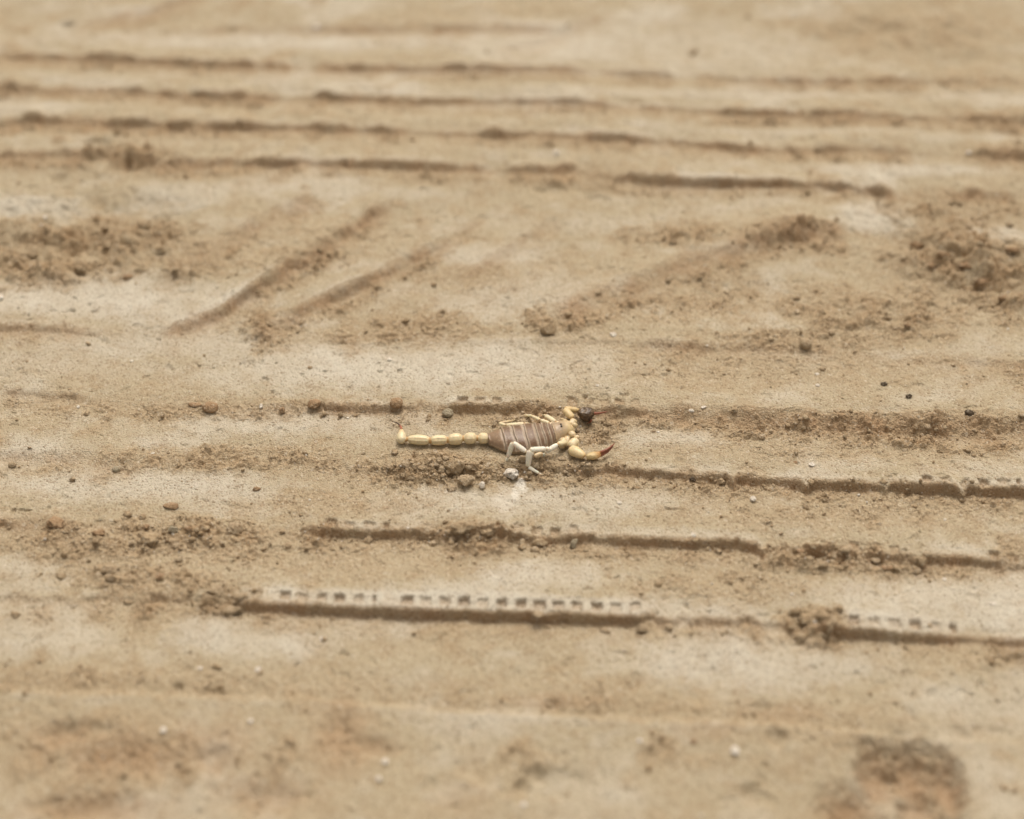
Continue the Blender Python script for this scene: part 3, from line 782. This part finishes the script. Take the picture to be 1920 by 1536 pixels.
IVORY = (.76, .66, .44)
TAIL = (.74, .62, .39)
LEGW = (.84, .81, .69)
AMBER = (.54, .33, .14)
CREAM = (.66, .53, .33)
PLATE = (.15, .084, .046)
PLATE7 = (.27, .18, .105)
PLEURA = (.37, .285, .20)
CARA = (.58, .45, .25)
RED = (.27, .085, .04)
DARKC = (.085, .052, .027)
TANC = (.58, .44, .22)

body = Piece()
# trunk ------------------------------------------------------------
A = W(915, 823, 3.0)
B = W(1076, 797, 3.0)
axv = (B - A)
TL = axv.length
axv.normalize()
axv = Vector((axv.x, axv.y, 0)).normalized()
lat = Vector((-axv.y, axv.x, 0))
Zl = A.z - 3.5
prof_w = [(0, 2.3), (.04, 3.5), (.10, 5.0), (.163, 6.2), (.25, 7.2), (.36, 7.7), (.48, 7.7), (.58, 7.1), (.68, 6.1), (.739, 5.5), (.82, 4.9), (.90, 4.1), (.96, 3.3), (.985, 2.8), (1.0, 2.2)]
prof_t = [(0, 4.3), (.05, 5.2), (.163, 6.8), (.30, 7.6), (.45, 7.8), (.6, 7.3), (.739, 6.6), (.85, 6.2), (.93, 5.7), (.985, 4.8), (1.0, 3.8)]
prof_b = [(0, 1.6), (.06, .9), (.2, .2), (.5, .0), (.8, .4), (.95, 1.4), (1.0, 2.2)]
edges = [0, .163, .286, .414, .542, .616, .680, .739, 1.0]
NS, NR = 260, 96
rings, cols = [], []
rndb = random.Random(5)


def mixt(a, b, f):
    return tuple(x + (y - x) * f for x, y in zip(a, b))


def ip(prof, t):
    return sum(float(np.interp(min(1, max(0, t + d)), [p[0] for p in prof], [p[1] for p in prof])) for d in (-.03, -.015, 0, .015, .03)) / 5


for i in range(NS + 1):
    t = i / NS
    w, top, bot = ip(prof_w, t), ip(prof_t, t), ip(prof_b, t)
    k = min(7, int(np.searchsorted(edges, t, side='right')) - 1)
    e0, e1 = edges[k], edges[k + 1]
    q = (t - e0) / (e1 - e0)          # 0 at the hind edge of the plate, 1 at its front edge
    dl = (t - e0) * TL                # mm from the hind edge
    zc = bot + (top - bot) * .42
    q_, dl_, k_ = q, dl, k
    ring, cc = [], []
    for j in range(NR):
        a = 2 * math.pi * j / NR
        ca, sa = math.cos(a), math.sin(a)
        # plates bow and waver across the back
        tj = min(1, max(0, t + .010 * (1 - abs(ca)) - .006 + .006 * mnoise.noise(Vector((ca * 2.2, sa, t * 9)))))
        k = min(7, int(np.searchsorted(edges, tj, side='right')) - 1)
        e0, e1 = edges[k], edges[k + 1]
        q = (tj - e0) / (e1 - e0)
        dl = (tj - e0) * TL
        ex = .86
        dx = math.copysign(abs(ca) ** ex, ca)
        dz = math.copysign(abs(sa) ** .95, sa)
        plate = float(sstep(.10, .26, sa))          # the back plates lie above this line
        step = .0
        if k < 7:
            step = plate * (.42 * (1 - q) ** 1.0 - .28 * float(sstep(.75, 1, q)))
            step += plate * .16 * math.exp(-((dl - .35) / .3) ** 2)
        else:
            step = plate * (.30 + .25 * math.exp(-((dl - .3) / .35) ** 2))
        # the plate's side rim
        step += .26 * math.exp(-((sa - .24) / .05) ** 2) * (1 if k < 7 else 1.2)
        # soft folds of the flank
        if sa < .2:
            step += .22 * math.sin(q * math.pi) * float(sstep(-.6, .1, sa)) - .12 * math.exp(-((sa + .12) / .05) ** 2)
        x = dx * (w + step * .7)
        z = zc + dz * ((top - zc) if sa > 0 else (zc - bot)) + (step if sa > 0 else 0) * abs(sa)
        # front of the carapace dips in the middle
        fwd = 0
        if k == 7:
            fwd = -1.0 * float(sstep(.8, 1, q)) * math.exp(-(x / 1.3) ** 2)
            z += .35 * math.exp(-(x / 1.0) ** 2) * math.exp(-((q - .38) / .14) ** 2)      # eye tubercle
        pnt = A + axv * (t * TL + fwd) + lat * (-x + float(np.interp(t, (0, .08, .163, .4, .6, .74, .9, 1), (0, -1.0, -2.2, -3.8, -3.3, -2.3, -.8, -.2))))
        pnt.z = Zl + z
        ring.append(pnt)
        # ---- colour of the shell itself
        if k < 7:
            base = PLATE if k else PLATE7
            v = mnoise.noise(Vector((t * 40, a * 3, 1.7)))
            base = mixt(base, (.22, .14, .085), .35 + .4 * v)
            if k == 0:
                base = mixt(PLATE7, (.26, .17, .11), .4 + .3 * v)
            pale_edge = max(math.exp(-((dl - .25) / .36) ** 2), .95 * float(sstep(.66, .82, q)) * (1 if 0 < k < 5 else .5)) if k else math.exp(-((t - .155) * TL / .35) ** 2)
            mid_line = .25 * math.exp(-(x / .8) ** 2)
            base = mixt(base, (.52, .43, .33), min(1, .9 * pale_edge) * (.75 + .25 * abs(ca)) * (.9 + .4 * mnoise.noise(Vector((ca * 4, t * 30, 5.5)))))
            base = mixt(base, (.40, .30, .22), .3 * float(sstep(.75, .3, sa)))
            side = PLEURA
            base = mixt(side, base, float(sstep(.12, .22, sa)))
            rim = math.exp(-((sa - .22) / .045) ** 2)
            base = mixt(base, (.50, .38, .25), .6 * rim)
        else:
            base = mixt((.40, .29, .18), CARA, float(sstep(.25, .85, q)))
            base = mixt(base, (.16, .10, .06), .8 * math.exp(-((x + .1) / .8) ** 2 - ((q - .38) / .09) ** 2))
            base = mixt(base, (.27, .19, .12), .5 * math.exp(-((abs(x) - 2.0) / .7) ** 2) * float(sstep(.7, .3, q)))
            base = mixt(base, CREAM, .8 * math.exp(-((sa - .24) / .1) ** 2))
            base = mixt(CREAM, base, float(sstep(.0, .2, sa)))
            base = mixt(base, (.56, .43, .25), .7 * float(sstep(.86, .98, q)))
            base = mixt(base, (.5, .38, .25), .5 * math.exp(-((dl - .2) / .3) ** 2))
        cc.append(base)
    rings.append(ring)
    cols.append(cc)
body.rings(rings, cols)
# tail ---------------------------------------------------------------
tail_px = [(918, 822.0, 2.8), (895, 822.0, 2.6), (868.5, 822.3, 2.5), (839.5, 824.8, 2.4), (806.5, 826.2, 2.3), (764, 823.5, 2.3)]
tp = [W(*q) for q in tail_px]
tail_prof = [[(0, 1.6), (.3, 2.25), (.65, 2.3), (1, 1.5)], [(0, 1.5), (.3, 2.4), (.65, 2.45), (1, 1.5)], [(0, 1.5), (.3, 2.5), (.6, 2.5), (.9, 2.0), (1, 1.45)],
             [(0, 1.5), (.25, 2.05), (.5, 2.2), (.8, 1.9), (1, 1.45)], [(0, 1.4), (.2, 1.9), (.45, 2.2), (.7, 2.0), (1, 1.25)]]
for k in range(5):
    d = (tp[k + 1] - tp[k]).normalized()
    body.segment(tp[k] - d * .08, tp[k + 1] + d * .08, tail_prof[k], TAIL, n=64, steps=44, flat=.95, keels=10 if k > 1 else 8, keel=.06 if k < 3 else .11, endcol=AMBER)
    if k:
        body.segment(tp[k] - d * .7, tp[k] + d * .7, [(0, 1.25), (1, 1.25)], AMBER, cap=False)
bulb0, bulb1 = W(757.5, 825.5, 2.3), W(752.6, 805.0, 2.7)
body.segment(tp[5] + (bulb0 - tp[5]).normalized() * -.4, bulb0, [(0, .9), (1, .9)], AMBER, cap=False)
body.segment(W(753.0, 830.5, 2.2), bulb1, [(0, 1.3), (.2, 1.9), (.45, 2.05), (.7, 1.5), (.9, .85), (1, .55)], IVORY, n=40, steps=36, tip=(.70, .50, .26))


# legs -----------------------------------------------------------------
def chain(pts, radii, cols, flat=.85):
    """pts: W-style triples; radii: per joint (start, middle, end)"""
    q = [W(*p) for p in pts]
    for i in range(len(q) - 1):
        a, b, c = [1.14 * k for k in radii[i]]
        body.segment(q[i], q[i + 1], [(0, a), (.35, b), (.75, (b + c) / 2 * 1.02), (1, c)], cols[i], n=18, steps=22, flat=flat, endcol=AMBER if cols[i] is not LEGW else (.62, .47, .28))


# near side, from the tail forward
chain([(1000, 852, 2.0), (987, 847.5, 4.2), (961.5, 829.5, 8.2), (952, 858, 1.2), (948.5, 867, -1.2)], [(.7, .9, .8), (.8, 1.0, .8), (.8, 1.05, .7), (.7, .6, .5)], [LEGW] * 4)
chain([(1034, 843, 2.6), (1024, 841.5, 4.6), (993, 843.5, 6.2), (990, 875.5, 2.0), (1011, 887.8, .4), (1017, 889.5, .0)], [(.8, .95, .9), (.9, 1.05, .9), (.9, 1.2, .75), (.7, .72, .45), (.35, .3, .2)], [LEGW] * 5)
chain([(1061, 829, 3.0), (1046, 833, 5.2), (1021.5, 849.5, 1.8), (1018.5, 856, .1)], [(1.0, 1.1, .9), (.8, 1.05, .7), (.6, .5, .4)], [IVORY, LEGW, LEGW])
chain([(1001, 857, .9), (1017, 850, 1.2)], [(.7, 1.1, .8)], [CREAM])
chain([(1056, 822, 2.2), (1057, 833, 2.2), (1048, 838, 2.2)], [(1.2, 1.5, 1.2), (1.1, 1.3, .9)], [CREAM, CREAM])
chain([(1066, 818, 2.2), (1059, 838, 1.6), (1050, 838, 1.2)], [(1.0, 1.1, .8), (.8, .8, .5)], [CREAM, CREAM])
# far side
chain([(1000, 799, 3), (983, 794.5, 5), (948, 797.5, 4.2), (936, 793.5, 3.2)], [(.7, .8, .7), (.6, .75, .6), (.6, .65, .5)], [CREAM, IVORY, IVORY])
chain([(936, 793.5, 3.2), (958, 789.5, 1.6), (968, 786.5, .2)], [(.45, .5, .4), (.35, .3, .2)], [CREAM, CREAM])
chain([(1036, 799, 3), (1030, 793.5, 5), (1013, 787.5, 4.6), (998, 780.5, 3.0), (983, 778.5, .8)], [(.8, .8, .7), (.7, .7, .6), (.6, .65, .6), (.6, .6, .4)], [CREAM, IVORY, IVORY, IVORY])
chain([(1052, 797, 3), (1042, 791.5, 5.2), (1022, 779.0, 3.6), (1016, 779, .6)], [(.8, .9, .8), (.75, .95, .85), (.6, .5, .3)], [CREAM, IVORY, CREAM])
chain([(1056, 794, 3), (1062, 788, 3.4), (1051, 786, 1.0)], [(.9, .9, .7), (.6, .5, .4)], [CREAM, CREAM])
# chelicerae
for px, py in ((1078.5, 790.5), (1079.5, 797.5)):
    q0 = W(px - 6, py + 1.5, 3.6)
    q1 = W(px + 3, py - .6, 3.0)
    body.segment(q0, q1, [(0, 1.1), (.5, 1.25), (1, .7)], (.62, .50, .30), endcol=(.34, .17, .06))
# near arm: trochanter, femur, patella
chain([(1068, 810, 3.0), (1078, 819, 3.2), (1084.5, 822.5, 3.8)], [(1.2, 1.3, 1.1), (1.1, 1.2, 1.1)], [CREAM, CREAM], .9)
chain([(1083, 823.5, 3.9), (1067.5, 839, 3.2)], [(1.25, 1.8, 1.45)], [(.74, .62, .40)], .9)
chain([(1067, 841, 3.0), (1097, 856, 2.2)], [(1.2, 2.25, 1.0)], [(.72, .57, .32)], .85)
# far arm
chain([(1070, 799, 3.0), (1076, 785.5, 3.6)], [(1.1, 1.2, 1.0)], [CREAM], .9)
chain([(1074.5, 784.5, 3.6), (1057.5, 767.5, 4.0)], [(1.0, 1.45, 1.15)], [(.68, .52, .28)], .9)
chain([(1058, 766, 4.0), (1086, 770, 3.6)], [(.9, 1.15, .8)], [(.62, .46, .22)], .9)


def finish(piece, name, mat, voxel=None, smooth=2):
    me = bpy.data.meshes.new(name)
    me.from_pydata([tuple(v) for v in piece.v], [], piece.f)
    bmn = bmesh.new()
    bmn.from_mesh(me)
    bmesh.ops.recalc_face_normals(bmn, faces=bmn.faces[:])
    bmn.to_mesh(me)
    bmn.free()
    cols = piece.c
    if voxel:
        tmp = bpy.data.objects.new('tmp', me)
        COL.objects.link(tmp)
        md = tmp.modifiers.new('r', 'REMESH')
        md.mode = 'VOXEL'
        md.voxel_size = voxel
        sm = tmp.modifiers.new('s', 'SMOOTH')
        sm.factor, sm.iterations = .5, smooth
        dg = bpy.context.evaluated_depsgraph_get()
        m2 = bpy.data.meshes.new_from_object(tmp.evaluated_get(dg))
        bpy.data.objects.remove(tmp)
        bvh = BVHTree.FromPolygons(piece.v, piece.f)
        cc = []
        for v in m2.vertices:
            loc, nor, fi, d = bvh.find_nearest(v.co)
            fv = piece.f[fi]
            ws = [1 / ((piece.v[k] - loc).length + .02) for k in fv]
            s = sum(ws)
            cc.append(tuple(sum(piece.c[k][q] * w for k, w in zip(fv, ws)) / s for q in range(3)))
        bpy.data.meshes.remove(me)
        me, cols = m2, cc
        me.name = name
    me.transform(Matrix.Scale(.001, 4))
    at = me.attributes.new('shell', 'FLOAT_COLOR', 'POINT')
    arr = np.ones((len(cols), 4), np.float32)
    arr[:, :3] = cols
    at.data.foreach_set('color', arr.ravel())
    for p in me.polygons:
        p.use_smooth = True
    me.materials.clear()
    me.materials.append(mat)
    o = bpy.data.objects.new(name, me)
    COL.objects.link(o)
    return o


def shell_material(name, rough, sss, coat=0.0):
    m, nt, b = new_mat(name)
    at = N(nt, 'ShaderNodeAttribute', attribute_name='shell')
    tc = N(nt, 'ShaderNodeTexCoord').outputs['Object']
    f = ramp(nt, noise_node(nt, 900, 4, .6, tc), .35, .7)
    dk = N(nt, 'ShaderNodeMix', data_type='RGBA', blend_type='MULTIPLY')
    dk.inputs[0].default_value = .35
    nt.links.new(at.outputs['Color'], dk.inputs[6])
    g = N(nt, 'ShaderNodeCombineColor')
    mr = N(nt, 'ShaderNodeMapRange')
    mr.inputs[3].default_value, mr.inputs[4].default_value = .6, 1.1
    nt.links.new(f, mr.inputs[0])
    for k in range(3):
        nt.links.new(mr.outputs[0], g.inputs[k])
    nt.links.new(g.outputs[0], dk.inputs[7])
    # specks of dust stuck on the shell
    dust = mul(nt, ramp(nt, noise_node(nt, 700, 5, .7, tc), .56, .72), .55)
    c = mixc(nt, dust, dk.outputs[2], (.48, .37, .25))
    nt.links.new(c, b.inputs['Base Color'])
    b.inputs['Roughness'].default_value = rough
    b.inputs['Specular IOR Level'].default_value = .45
    b.inputs['Subsurface Weight'].default_value = sss
    b.inputs['Subsurface Radius'].default_value = (1, .6, .3)
    b.inputs['Subsurface Scale'].default_value = .0009
    bp = N(nt, 'ShaderNodeBump')
    bp.inputs['Strength'].default_value = .5
    bp.inputs['Distance'].default_value = .0003
    nt.links.new(noise_node(nt, 1500, 3, .6, tc), bp.inputs['Height'])
    nt.links.new(bp.outputs[0], b.inputs['Normal'])
    return m


M_SHELL = shell_material('scorpion_shell', .30, .22)
M_CLAW = shell_material('claw_shell', .3, .0)
M_EYE, _nt, _b = new_mat('eye_gloss')
_b.inputs['Base Color'].default_value = (.012, .008, .006, 1)
_b.inputs['Roughness'].default_value = .12

root = bpy.data.objects.new('scorpion', None)
root.empty_display_size = .01
COL.objects.link(root)
root.location = ORI.tolist()
root['label'] = 'pale yellow scorpion with banded brown back lying between the tyre ridges'
root['category'] = 'scorpion'


def part(o, parent=root, label=None):
    o.parent = parent
    if label:
        o['label'] = label
    return o


part(finish(body, 'body', M_SHELL, .15, 2))
# sting
st = Piece()
sp = [W(752.6, 805.5, 2.7), W(751.5, 800.5, 3.0), W(749.3, 796.8, 3.3), W(745.5, 793.6, 3.5), (W(741.5, 791.8, 3.5)), W(737.8, 791.4, 3.4)]
rad = [.62, .50, .40, .30, .2, .07]
rings, cols = [], []
for i in range(31):
    f = i / 30 * 5
    k = min(4, int(f))
    c = sp[k].lerp(sp[k + 1], f - k)
    if 0 < k:
        c = c.lerp((sp[max(0, k - 1)].lerp(sp[k], f - k) + sp[k].lerp(sp[k + 1], f - k) + sp[k + 1].lerp(sp[min(5, k + 2)], f - k)) / 3, .2)
    r = float(np.interp(f, range(6), rad))
    tg = (sp[k + 1] - sp[k]).normalized()
    s1 = tg.cross(Vector((0, 0, 1))).normalized()
    s2 = s1.cross(tg)
    rings.append([c + s1 * (math.cos(a) * r) + s2 * (math.sin(a) * r) for a in np.linspace(0, 2 * math.pi, 12, endpoint=False)])
    cols.append(mixt((.36, .10, .04), (.05, .022, .012), float(sstep(.1, .5, i / 30))))
st.rings(rings, cols)
part(finish(st, 'stinger', M_CLAW), label='dark curved stinger point')
# eyes on their tubercle
for s in (-1, 1):
    bmn = bmesh.new()
    bmesh.ops.create_uvsphere(bmn, u_segments=16, v_segments=10, radius=.00042)
    m = bpy.data.meshes.new('eye')
    bmn.to_mesh(m)
    bmn.free()
    for p in m.polygons:
        p.use_smooth = True
    m.materials.append(M_EYE)
    e = bpy.data.objects.new('eye', m)
    COL.objects.link(e)
    c = A + axv * ((.739 + .261 * .38) * TL) + lat * (.55 * s - 1.6)
    e.location = (c.x / 1000, c.y / 1000, (Zl + 6.75) / 1000)
    part(e)


def claw(hand_pts, prof, col, tip, fingers, label, keel=.06, flat=.85):
    h = Piece()
    h.segment(W(*hand_pts[0]), W(*hand_pts[1]), prof, col, tip=tip, n=48, steps=40, flat=flat, keels=7, keel=keel)
    hc = (W(*hand_pts[0]) + W(*hand_pts[1])) / 2
    h.v = [hc + (p - hc) * (1 + .16 * mnoise.noise(p * .45) + .07 * mnoise.noise(p * 1.3)) for p in h.v]
    h.c = [mixt(c, (.26, .17, .095), .5 * float(sstep(.05, .5, mnoise.noise(p * .8 + Vector((3, 1, 2)))))) if c[0] < .2 else c for c, p in zip(h.c, h.v)]
    ho = part(finish(h, 'pincer', M_CLAW, .16, 1), label=label)
    for pts, rr in fingers:
        fp = Piece()
        q = [W(*p) for p in pts]
        rings, cols = [], []
        for i in range(25):
            f = i / 24
            c = q[0] * (1 - f) ** 2 + q[1] * 2 * f * (1 - f) + q[2] * f * f
            r = rr * (1 - .82 * f ** 1.3)
            tg = (q[2] - q[0]).normalized()
            s1 = tg.cross(Vector((0, 0, 1))).normalized()
            s2 = s1.cross(tg)
            rings.append([c + s1 * (math.cos(a) * r) + s2 * (math.sin(a) * r) for a in np.linspace(0, 2 * math.pi, 14, endpoint=False)])
            cols.append(mixt(tip if i < 3 else RED, mixt(RED, (.20, .05, .025), .5), f))
        fp.rings(rings, cols)
        part(finish(fp, 'finger', M_CLAW), ho)


claw(((1098, 857, 2.2), (1126, 852, 2.6)), [(0, .9), (.25, 1.6), (.6, 1.75), (.85, 1.35), (1, .9)], TANC, (.50, .27, .10),
     [([(1122, 850, 3.0), (1138, 845.5, 3.6), (1152.5, 831.5, 4.0)], .8), ([(1122, 855, 2.0), (1141, 848.5, 2.4), (1150, 836, 3.2)], .75)],
     'pale tan pincer with long red fingers')
claw(((1083, 774, 3.6), (1114, 779, 3.4)), [(0, 1.6), (.2, 2.6), (.5, 3.15), (.8, 2.8), (1, 1.5)], DARKC, (.055, .03, .016),
     [([(1110, 775.5, 4.0), (1124, 775.5, 3.8), (1139, 771.8, 3.2)], .75), ([(1108, 784, 2.6), (1111, 791, 2.0), (1100, 794.5, .9)], .62)],
     'swollen dark brown pincer with red fingers', .10, .9)

# ------------------------------------------------------------------ light, sky, camera
SUN_EL, SUN_AZ = R(60), R(8)          # azimuth measured from +Y towards +X: the sun stands beyond the scorpion
w = bpy.data.worlds.new('World')
S.world = w
w.use_nodes = True
nt = w.node_tree
bg = nt.nodes['Background']
sky = nt.nodes.new('ShaderNodeTexSky')
sky.sky_type = 'NISHITA'
sky.sun_disc = False
sky.sun_elevation = SUN_EL
sky.sun_rotation = SUN_AZ
sky.air_density = 1.0
sky.dust_density = 6.0
sky.ozone_density = .6
hs = nt.nodes.new('ShaderNodeHueSaturation')
hs.inputs['Saturation'].default_value = .15
nt.links.new(sky.outputs[0], hs.inputs['Color'])
tint = nt.nodes.new('ShaderNodeMix')
tint.data_type, tint.blend_type = 'RGBA', 'MULTIPLY'
tint.inputs[0].default_value = 1
tint.inputs[7].default_value = (1, .90, .77, 1)      # warm overcast
nt.links.new(hs.outputs[0], tint.inputs[6])
nt.links.new(tint.outputs[2], bg.inputs['Color'])
bg.inputs['Strength'].default_value = .135
ld = bpy.data.lights.new('sun', 'SUN')
ld.energy = 1.2
ld.angle = R(30)
ld.color = (1, .985, .96)
lo = bpy.data.objects.new('sun', ld)
COL.objects.link(lo)
dv = Vector((math.sin(SUN_AZ) * math.cos(SUN_EL), math.cos(SUN_AZ) * math.cos(SUN_EL), math.sin(SUN_EL)))
lo.rotation_euler = dv.to_track_quat('Z', 'Y').to_euler()
cam = bpy.data.cameras.new('camera')
cam.lens, cam.sensor_width = LENS, 36
cam.clip_start, cam.clip_end = .01, 2000
cam.dof.use_dof = True
cam.dof.focus_distance = .585
cam.dof.aperture_fstop = 3.5
cam.dof.aperture_blades = 9
co_ = bpy.data.objects.new('camera', cam)
COL.objects.link(co_)
co_.location = CAM.tolist()
co_.rotation_euler = (math.pi / 2 - PITCH, 0, 0)
S.camera = co_
S.view_settings.view_transform = 'Standard'
S.view_settings.look = 'None'
S.view_settings.exposure = .21
S.view_settings.gamma = 1
S.cycles.use_denoising = True
S.cycles.max_bounces = 6
